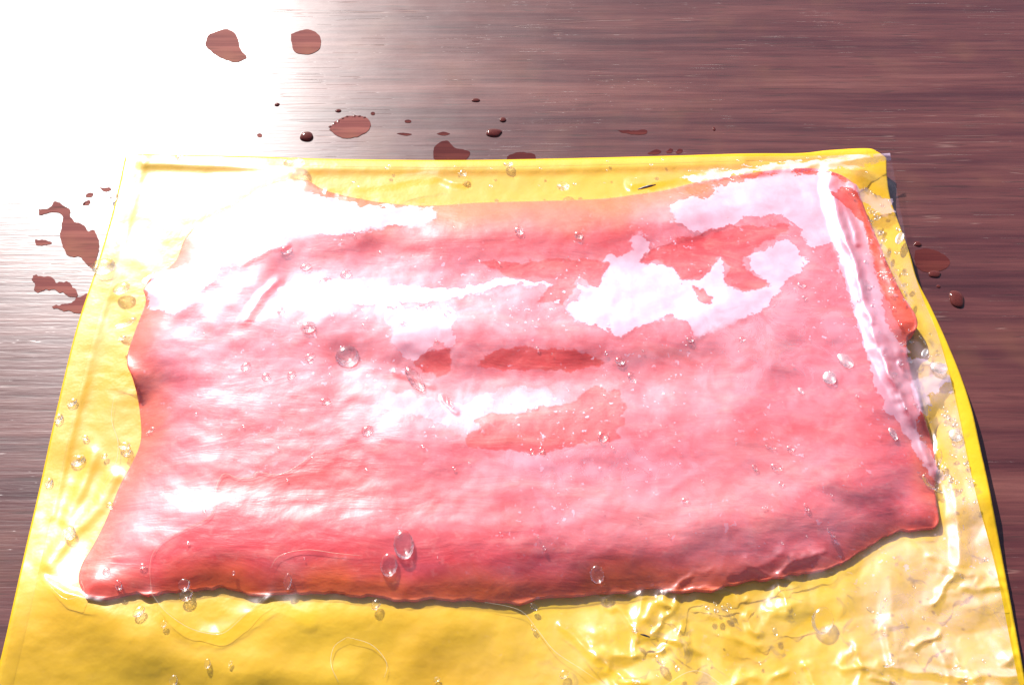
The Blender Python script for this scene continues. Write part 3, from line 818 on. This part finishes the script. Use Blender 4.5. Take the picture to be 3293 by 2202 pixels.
# larger drops: photo x, y, radius x, radius y, turn, shape, surface, label
G_L = 'drops on the yellow left margin of the pouch'
BIG = [
    (334, 857, 33, 31, 0, 0, 'film', 'largest round water drop on the pouch\'s upper left edge, overhanging the wood', G_L),
    (391, 927, 24, 23, 0, 0, 'film', 'round water drop on the yellow margin just below the largest edge drop', G_L),
    (404, 1037, 18, 30, -15, 1, 'film', 'tall pale water drop between yellow margin and the fillet\'s left bulge', G_L),
    (392, 1086, 10, 11, 0, 0, 'film', 'small round drop touching the foot of the tall pale drop at left', G_L),
    (231, 1293, 14, 14, 0, 0, 'film', 'upper of two drops close together near the pouch\'s left edge', G_L),
    (188, 1345, 14, 16, 0, 0, 'film', 'drop sitting right on the pouch\'s left edge against dark wood', G_L),
    (274, 1407, 10, 10, 0, 0, 'film', 'small drop between the left edge drop and the clear window by the fillet', G_L),
    (250, 1480, 21, 20, 0, 0, 'film', 'round yellow tinted drop in the middle of the lower left margin', G_L),
    (336, 1466, 9, 9, 0, 0, 'film', 'tiny drop on the curved yellow fold right of the round margin drop', G_L),
    (399, 1432, 14, 17, 10, 1, 'film', 'glinting drop against the pale rim left of the fillet', G_L),
    (410, 1452, 18, 9, 0, 1, 'film', 'flat drop tucked under the glinting drop beside the fillet', G_L),
    (157, 1551, 13, 15, 0, 0, 'film', 'drop at the far left beside the lowest visible strip of wood', G_L),
    (223, 1712, 20, 23, 0, 0, 'film', 'large drop on the yellow film left of the fillet\'s lower left tip', G_L),
    (354, 1625, 11, 13, 0, 2, 'film', 'bright glinting drop on the left cut edge of the fillet', G_L),
    (342, 1838, 12, 13, 0, 0, 'film', 'upper drop on the rounded lower left tip of the fillet', None),
    (381, 1880, 11, 14, 0, 0, 'film', 'lower drop on the rounded lower left tip of the fillet', None),
    (458, 1819, 13, 7, 0, 1, 'film', 'bright flattened drop just left of the thin liquid line', None),
    (592, 1878, 19, 15, 0, 0, 'film', 'drop with glossy top on the orange fillet edge above the yellow triangle', None),
    (598, 1912, 22, 16, 0, 0, 'film', 'half round drop hanging over the ragged edge into the yellow triangle', None),
    (446, 1965, 16, 17, 0, 0, 'film', 'round drop on yellow film below the fillet\'s left tip', None),
    (526, 2006, 9, 10, 0, 0, 'film', 'small drop right of and below the round drop under the left tip', None),
    (667, 2132, 10, 13, 0, 0, 'film', 'drop with a pale streak below it in the lower left yellow film', None),
    (740, 2132, 6, 8, 0, 0, 'film', 'tiny grey drop right of the streaked drop in the lower left', None),
    (558, 2188, 14, 15, 0, 0, 'film', 'drop at the very bottom of the picture in the lower left yellow film', None),
    (925, 1868, 13, 20, 0, 0, 'film', 'upright drop straddling the orange front edge of the fillet', None),
    (1209, 1943, 14, 15, 0, 0, 'film', 'drop hanging just below the fillet\'s front edge near the middle', None),
    (1298, 1750, 32, 38, 0, 0, 'film', 'largest round drop on the lower front of the fillet', None),
    (1250, 1815, 27, 30, 0, 1, 'film', 'second big drop touching the largest front drop from below left', None),
    (1405, 2183, 11, 7, 0, 0, 'film', 'dark rimmed drop at the bottom edge near the middle', None),
    (1920, 1846, 23, 23, 0, 0, 'film', 'pale round drop near the front edge on the right half of the fillet', None),
    (1814, 2166, 13, 14, 0, 0, 'film', 'clear drop on yellow beside the bright diagonal streak at the bottom', None),
    (1716, 2018, 8, 10, 0, 0, 'film', 'upper tiny drop in the column below the fillet\'s front edge', None),
    (1717, 1950, 9, 12, 0, 1, 'film', 'small drop at the fillet\'s front edge above the tiny column drop', None),
    (2124, 2120, 15, 18, 0, 2, 'film', 'sparkling drop in the crumpled film at lower right', None),
    (2872, 1394, 24, 9, -38, 2, 'film', 'curled pale sliver of film, made as a drop, beside the right fold', None),  # a curl of film, added in the form of a water drop
    (2857, 2130, 15, 16, 0, 2, 'film', 'dark and bright drop at the corner of the crumpled fold, lower right', None),
    (2645, 1994, 34, 36, 0, 1, 'film', 'large dull round drop in the crumpled film below the fillet', None),
    (2993, 1548, 21, 26, 0, 0, 'film', 'large oval drop on the fillet\'s right end just above its tip', None),
    (3073, 1399, 24, 17, 35, 1, 'film', 'big white glaring drop beside the lower right pouch edge', None),
    (3020, 1183, 24, 22, 0, 1, 'film', 'big white drop where the right fold meets the pouch edge', None),
    (2974, 1134, 9, 16, -30, 1, 'film', 'slanted drop above the big white drop on the right margin', None),
    (3017, 1469, 12, 24, -35, 1, 'film', 'long slanted drop low on the right fold beside yellow film', None),
    (2893, 766, 12, 24, -25, 1, 'film', 'long pale drop high on the right margin of the pouch', None),
    (2785, 914, 17, 17, 0, 1, 'film', 'glassy drop on the bright right fold, high up', None),
    (2719, 1160, 21, 24, 0, 2, 'film', 'pear shaped white drop on the fillet, upper of the white pair', None),
    (2668, 1214, 25, 17, 0, 2, 'film', 'wide white drop on the fillet, lower of the white pair', None),
    (2576, 1256, 9, 10, 0, 2, 'film', 'small irregular white drop left of and below the white pair', None),
    (2578, 916, 14, 11, 0, 1, 'film', 'bright edged drop on the pink area below the upper right window', None),
    (2588, 956, 9, 6, 0, 1, 'film', 'flat little drop right under the bright edged drop at upper right', None),
    (2542, 1440, 13, 11, 0, 0, 'film', 'rightmost of the drops in the cluster right of centre', None),
    (2498, 1500, 15, 15, 0, 0, 'film', 'biggest drop in the cluster right of centre', None),
    (2479, 1436, 9, 14, 0, 0, 'film', 'tall narrow drop at the top of the cluster right of centre', None),
    (2428, 1503, 9, 9, 0, 0, 'film', 'small drop at the left of the cluster right of centre', None),
    (2513, 1554, 10, 7, 0, 0, 'film', 'lowest drop of the cluster right of centre', None),
    (2594, 1629, 8, 11, 0, 1, 'film', 'square looking bright drop below the right cluster', None),
    (2674, 1712, 9, 14, 0, 0, 'film', 'bright teardrop near the right front edge of the fillet', None),
    (2204, 1608, 13, 9, 0, 0, 'film', 'lone flat drop on the pale pink lower right of the fillet', None),
    (1939, 1401, 17, 19, 0, 0, 'film', 'sharp glinting drop at the lower right corner of the central red patch', None),
    (1741, 1446, 9, 10, 0, 0, 'film', 'right one of two small drops under the central red patch', None),
    (1710, 1452, 8, 10, 0, 0, 'film', 'left one of two small drops under the central red patch', None),
    (2033, 1214, 14, 17, 0, 0, 'film', 'drop with a pale belly on the dark red hollow right of centre', None),
    (1994, 1160, 16, 11, 0, 0, 'film', 'drop at the upper rim of the dark red hollow right of centre', None),
    (2219, 1091, 13, 8, 0, 2, 'film', 'ragged bright drop at the foot of the big frosty patch', None),
    (2387, 1091, 10, 9, 0, 0, 'film', 'small ring shaped drop right of the ragged bright drop', None),
    (1334, 1217, 52, 17, 24, 1, 'film', 'long slanting glassy drop in the middle of the fillet', None),
    (1445, 1294, 26, 9, 48, 1, 'film', 'thin steep sliver of water below the long slanting drop', None),
    (1365, 991, 28, 10, 4, 1, 'film', 'flat oval drop at the top edge of the square frosty patch', None),
    (1443, 1011, 17, 12, 0, 2, 'film', 'clear drop at the top right corner of the square frosty patch', None),
    (1300, 1041, 12, 6, 0, 1, 'film', 'small flat drop inside the square frosty patch', None),
    (1117, 1146, 38, 30, 0, 0, 'film', 'largest oval drop left of centre beside a deep red hollow', None),
    (996, 1146, 18, 9, 0, 1, 'film', 'flat drop left of the largest oval drop', None),
    (998, 1162, 11, 7, 0, 1, 'film', 'small drop just under the flat drop left of the largest oval', None),
    (991, 1052, 24, 16, 20, 1, 'film', 'oval drop on pink film above the largest oval drop', None),
    (1051, 914, 29, 19, 8, 0, 'film', 'wide oval drop on the bright white ridge, upper left of the fillet', None),
    (1112, 882, 19, 12, 0, 0, 'film', 'smaller drop above right of the wide oval on the white ridge', None),
    (983, 858, 18, 10, 0, 1, 'film', 'drop on the red stripe above the wide oval on the white ridge', None),
    (920, 804, 20, 11, 10, 1, 'film', 'drop on the pink upper left of the fillet beside a small fold', None),
    (904, 1001, 11, 11, 0, 0, 'film', 'small faint drop below left of the wide oval on the white ridge', None),
    (790, 1178, 13, 14, 0, 0, 'film', 'drop on smooth pink film, leftmost of a row of three', None),
    (855, 1211, 14, 11, 0, 0, 'film', 'drop on smooth pink film, middle of a row of three', None),
    (937, 1206, 17, 10, -10, 2, 'film', 'angular drop on smooth pink film, rightmost of a row of three', None),
    (1046, 1290, 13, 14, 0, 0, 'film', 'drop with a pale belly on the red area below the largest oval', None),
    (1181, 1384, 18, 16, 0, 0, 'film', 'pale bellied drop above the thin liquid line left of centre', None),
    (484, 1382, 10, 12, 0, 2, 'film', 'little double drop near the fillet\'s left edge', None),
    (1669, 741, 15, 15, 0, 0, 'film', 'left one of two sparkling drops on the orange back of the fillet', None),
    (1861, 756, 14, 13, 0, 0, 'film', 'right one of two sparkling drops on the orange back of the fillet', None),
    (1194, 957, 14, 8, 0, 0, 'film', 'flat drop at the lower rim of the white ridge', None),
    (947, 524, 36, 20, 0, 0, 'film', 'large half moon drop on the yellow back rim, left part', None),
    (1634, 528, 16, 10, 0, 1, 'film', 'bright drop on the yellow back rim near its middle', None),
    (1811, 600, 20, 17, 0, 0, 'film', 'large bright drop on yellow film behind the fillet', None),
    (1489, 557, 12, 12, 0, 2, 'film', 'small bright drop on the yellow strip behind the fillet, left of the middle', None),
    (579, 506, 16, 9, 0, 0, 'film', 'faint drop on the glaring yellow back rim near the left corner', None),
    (368, 634, 12, 12, 0, 0, 'film', 'faint drop on the pouch\'s glaring upper left edge', None),
]
for (x, y, rx, ry, an, sh, on, lab, gr) in BIG:
    place_drop(x, y, rx, ry, an, (GLINT if ('white' in lab and 'ridge' not in lab) or 'pale' in lab and x > 2800 else DOMES)[sh], lab, gr, on)

# drops and puddles on the wood: water so clear that the wet wood shows through
def outline_wobble(cx, cy, rx, ry, seed, n=44, wob=0.12):
    r = random.Random(seed)
    ph = [(k, r.uniform(0, 6.28), r.uniform(0.4, 1) * wob / (k ** 0.6)) for k in (2, 3, 5, 8, 13)]
    return [(cx + rx * math.cos(t) * (1 + sum(A * math.cos(k * t + p) for k, p, A in ph)),
             cy + ry * math.sin(t) * (1 + sum(A * math.cos(k * t + p) for k, p, A in ph))) for t in np.linspace(0, 2 * math.pi, n, endpoint=False)]

def puddle(poly, h, label, group=None, seed=0, rag=0.0):
    mat = M_WET2 if poly[0][0] > 1150 else M_WET_VEIL
    P = np.array(poly, float)
    Q = resample(list(map(tuple, P)) + [tuple(P[0])], 110)[:-1]
    n = len(Q)
    if rag:
        d = fbm(Q[:, 0] / 16.0, Q[:, 1] / 13.0, seed + 3, 3) * rag
        tn = np.roll(Q, -1, 0) - np.roll(Q, 1, 0); tn /= np.linalg.norm(tn, axis=1)[:, None] + 1e-9
        Q = Q + np.stack([tn[:, 1], -tn[:, 0]], -1) * d[:, None]
    import bmesh
    me = bpy.data.meshes.new('water_puddle')
    W = ray_pt(Q[:, 0], Q[:, 1], 0)
    o0 = W.mean(0)
    bm = bmesh.new()
    vs = [bm.verts.new((*(w[:2] - o0[:2]), 0.00005)) for w in W]
    f = bm.faces.new(vs)
    r1 = bmesh.ops.inset_region(bm, faces=[f], thickness=h * 0.0010, depth=0, use_even_offset=False)
    for v in f.verts: v.co.z = 0.00005 + h * 0.00012
    bmesh.ops.inset_region(bm, faces=[f], thickness=h * 0.0012, depth=0, use_even_offset=False)
    for v in f.verts: v.co.z = 0.00005 + h * 0.00016
    bmesh.ops.triangulate(bm, faces=[f])
    bmesh.ops.recalc_face_normals(bm, faces=bm.faces)
    bm.to_mesh(me); bm.free()
    for p in me.polygons: p.use_smooth = True
    # make sure the faces look up
    if sum(p.normal.z * p.area for p in me.polygons) < 0: me.flip_normals()
    me.materials.append(mat)
    o = bpy.data.objects.new('water_puddle', me); sc.collection.objects.link(o)
    o.location = (o0[0], o0[1], 0)
    return tag(o, label, 'puddle', group)

c1 = lambda pts: crop(140, 140, 0.48480, pts)
puddle(c1([(1895, 575), (1920, 530), (1960, 505), (2020, 485), (2080, 485), (2140, 495), (2170, 535), (2150, 580), (2090, 615), (2010, 632), (1950, 615)]), 0.5, 'oval brown puddle with a bright beaded rim on the wood behind the pouch', seed=1, rag=3)
puddle(c1([(1640, -60), (1750, -90), (1830, -50), (1838, 20), (1800, 62), (1730, 72), (1660, 50)]), 0.5, 'brown puddle on the wood at the top of the picture, right of the paler one', seed=2, rag=2)
puddle(c1([(1075, 20), (1100, -60), (1220, -90), (1290, -40), (1300, 30), (1345, 90), (1300, 122), (1230, 118), (1160, 85)]), 0.4, 'pale pink puddle in the glare at the top of the picture', seed=3, rag=4)
c4 = lambda pts: crop(146, 600, 0.31881, pts)
puddle(c4([(-70, 225), (0, 230), (60, 205), (90, 150), (150, 165), (185, 190), (250, 240), (245, 300), (300, 350), (370, 385), (410, 410), (430, 450), (490, 445), (530, 520), (545, 590), (530, 690), (490, 810), (430, 800), (380, 745), (330, 710), (260, 715), (190, 650), (170, 560), (145, 490), (160, 400), (180, 330), (160, 280), (90, 255), (20, 275), (-60, 290)]), 0.45, 'large ragged brown puddle on the wood left of the pouch, trailing up to the left', seed=4, rag=5)
puddle(c4([(-100, 540), (0, 540), (70, 565), (40, 585), (-80, 590)]), 0.3, 'small brown puddle at the left between two larger wet patches', seed=5, rag=4)
puddle(c4([(-120, 905), (0, 905), (60, 925), (130, 975), (250, 960), (290, 1010), (320, 1060), (300, 1100), (240, 1110), (160, 1060), (60, 1040), (-90, 1060)]), 0.35, 'flat wet patch on scratched wood at the left, upper of the two low ones', seed=6, rag=9)
puddle(c4([(80, 1215), (160, 1190), (240, 1180), (300, 1130), (370, 1105), (425, 1090), (410, 1170), (385, 1260), (350, 1290), (240, 1255), (130, 1240)]), 0.35, 'flat wet patch touching the left pouch edge, lower of the two low ones', seed=7, rag=8)
puddle(c4([(545, 5), (590, 15), (650, 10), (662, 35), (620, 52), (580, 45)]), 0.3, 'little red brown puddle above the large ragged one, nearest the pouch', seed=8, rag=2)
puddle(c4([(400, 95), (430, 70), (485, 70), (465, 105), (410, 112)]), 0.25, 'upper small slanted wet spot above the large ragged puddle', seed=9, rag=3)
puddle(c4([(370, 185), (400, 150), (450, 145), (440, 180), (390, 195)]), 0.25, 'lower small slanted wet spot above the large ragged puddle', seed=10, rag=3)
c2 = lambda pts: crop(1140, 140, 0.48480, pts)
puddle(c2([(525, 760), (530, 690), (570, 655), (620, 650), (660, 690), (720, 705), (765, 720), (750, 760), (700, 790), (560, 790)]), 0.25, 'red brown puddle on the wood touching the pouch\'s back edge', seed=11, rag=2)
puddle(c2([(1010, 750), (1060, 728), (1120, 722), (1190, 735), (1200, 765), (1180, 790), (1030, 790)]), 0.25, 'olive brown puddle on the wood at the middle of the back edge', seed=12, rag=2)
puddle(c2([(1740, 575), (1850, 578), (1935, 575), (1930, 600), (1860, 605), (1780, 592)]), 0.1, 'thin dark wet streak on the wood behind the right half', seed=13, rag=2)
puddle(c2([(280, 598), (330, 595), (380, 603), (340, 612)]), 0.1, 'thin wet dash on the wood, left of the other dash', seed=14, rag=1)
puddle(c2([(540, 600), (590, 588), (635, 600), (590, 612)]), 0.1, 'thin wet dash on the wood above the red brown puddle', seed=15, rag=1)
for k, (a, b, w) in enumerate(((1990, 722, 45), (2090, 712, 22), (2155, 715, 22))):
    puddle(c2([(a - w, b + 8), (a, b - 14), (a + w, b - 8), (a + w * 0.6, b + 12), (a - w * 0.5, b + 16)]), 0.12,
           ['long flat wet dab by the back edge, leftmost of three dabs', 'short wet dab by the back edge, middle of three dabs', 'short wet dab by the back edge, rightmost of three dabs'][k], seed=16 + k, rag=2)
c3 = lambda pts: crop(2140, 140, 0.48480, pts)
puddle(c3([(1660, 1375), (1720, 1360), (1800, 1375), (1870, 1420), (1890, 1460), (1850, 1500), (1760, 1520), (1690, 1505), (1655, 1450)]), 0.15, 'broad dark wet patch on the wood right of the pouch', seed=20, rag=3)
WDOME = [dome_mesh('water_drop', s, w, 0.42, mat=M_WET2) for s, w in ((31, 0.05), (32, 0.10), (33, 0.16))]
def wood_drop(px, py, rx, ry, h, label, seed, wob=0.05):
    if h >= 0.5:
        return place_drop(px, py, rx, ry, 0, WDOME[seed % 3], label, None, 'wood')
    puddle(outline_wobble(px, py, rx, ry, seed, 40, wob), h, label, seed=seed)['category'] = 'water drop'
WD = [(986, 440, 22, 17, 1.1, 'round brown drop with a bright cap left of the oval puddle'),
      (1588, 428, 28, 14, 0.9, 'wide drop with two glints on the wood behind the pouch'),
      (1617, 386, 11, 9, 0.7, 'small round drop above right of the wide glinting drop'),
      (1530, 323, 14, 7, 0.6, 'irregular pale drop high on the wood near the middle'),
      (891, 337, 9, 6, 0.6, 'tiny bright drop in the glare left of the oval puddle'),
      (1088, 357, 10, 6, 0.6, 'tiny bright drop just above the oval puddle'),
      (835, 436, 8, 6, 0.3, 'tiny dark purple spot of water in the glare'),
      (1199, 366, 7, 5, 0.3, 'tiny dark spot of water right of the oval puddle'),
      (1312, 391, 11, 5, 0.3, 'faint flat drop right of the oval puddle'),
      (2296, 415, 5, 8, 0.7, 'lone sparkling speck of water on the wood behind the right half'),
      (3076, 962, 25, 27, 1.2, 'dark round drop with a bright cap on the wood right of the pouch'),
      (3018, 921, 7, 5, 0.6, 'tiny glint of water above left of the dark capped drop'),
      (2951, 785, 12, 9, 0.7, 'small drop with a white glint beside the upper right pouch edge'),
      (3005, 882, 22, 11, 0.5, 'flat drop between the broad dark patch and the pouch edge')]
for k, (x, y, rx, ry, h, lab) in enumerate(WD):
    wood_drop(x, y, rx, ry, h, lab, 40 + k)
    if h >= 0.6 and rx > 6: pass

for k, (x, y) in enumerate(((1062, 408), (1075, 398), (1088, 391), (1102, 382), (1116, 376), (1140, 374), (1156, 375), (1172, 379))):
    place_drop(x, y, 6, 4, 0, WDOME[k % 3], 'tiny glinting bead of water on the far rim of the oval puddle', 'beads on the rim of the oval puddle', 'wood', 'water_bead')
# beads: many small ones, each its own object
def bead(px, py, r, label, group, asp=1.0, ang=0.0):
    place_drop(px, py, r, r * asp, ang, SMALL[rnd.random() < 0.5], label, group, 'film', 'water_bead', 1.0)
BAND = D([(1960, 420), (2000, 520), (2030, 640), (2050, 740), (2090, 850), (2130, 960), (2160, 1050), (2185, 1150)])
for k in range(110):
    i = rnd.uniform(0, len(BAND) - 1.001); a = int(i); f = i - a
    x = BAND[a][0] * (1 - f) + BAND[a + 1][0] * f + rnd.gauss(10, 45); y = BAND[a][1] * (1 - f) + BAND[a + 1][1] * f + rnd.gauss(0, 25)
    x = min(x, 2960 + (y - 900) * 0.25 if y > 900 else 2850 + (y - 500) * 0.27)
    bead(x, y, rnd.choice((3.5, 4.5, 5.5, 7.5)), 'tiny water bead in the spray along the pouch\'s right fold', 'tiny beads along the right fold', rnd.uniform(0.9, 1.7), rnd.uniform(-40, 10))
k = 0
while k < 90:
    x = rnd.uniform(500, 2900); y = rnd.uniform(650, 1850)
    if float(fsd(x, y)) < 40: continue
    if rnd.random() > 0.35 + 0.65 * float(vnoise(np.array([x / 160.0]), np.array([y / 120.0]), 88)[0]): continue
    bead(x, y, rnd.choice((3, 3.5, 4.5, 6)), 'tiny water bead scattered on the film over the fillet', 'tiny beads over the fillet', rnd.uniform(0.7, 1.1)); k += 1
for k in range(26):
    x = rnd.uniform(1000, 2750); bead(x, rnd.uniform(515, 600) - max(0, (x - 2100) * 0.06), rnd.choice((3.5, 5, 7)), 'tiny water bead on the yellow strip behind the fillet', 'tiny beads on the back strip', rnd.uniform(0.6, 0.9))
for k in range(40):
    x = rnd.uniform(2000, 3180); bead(x, rnd.uniform(1930 - max(0, (x - 2600) * 0.35), 2190), rnd.choice((3.5, 5, 7, 9)), 'tiny water bead on the crumpled film in front of the fillet', 'tiny beads on the crumpled front film', rnd.uniform(0.7, 1.3), rnd.uniform(-40, 40))

# dark strip for the shade in a wrinkle gap, and a scrap
def scrap(px, py, L, w, ang, label):
    o = tube('gap_or_scrap', [(px - L * math.cos(ang), py - L * math.sin(ang)), (px, py - 1), (px + L * math.cos(ang), py + L * math.sin(ang))], h_film, w, M_DARK, None, np.zeros(3), -0.1)
    c = np.array([v.co[:] for v in o.data.vertices]).mean(0)
    for v in o.data.vertices: v.co -= Vector(c)
    o.location = c
    tag(o, label, 'scrap')
scrap(2080, 602, 30, 0.00045, -0.25, 'thin dark scrap at the fillet\'s back edge, behind the right half')  # dark strip in place of the shade inside a film wrinkle
scrap(2075, 2043, 16, 0.00025, 0.3, 'short dark scrap under the film in front of the fillet')
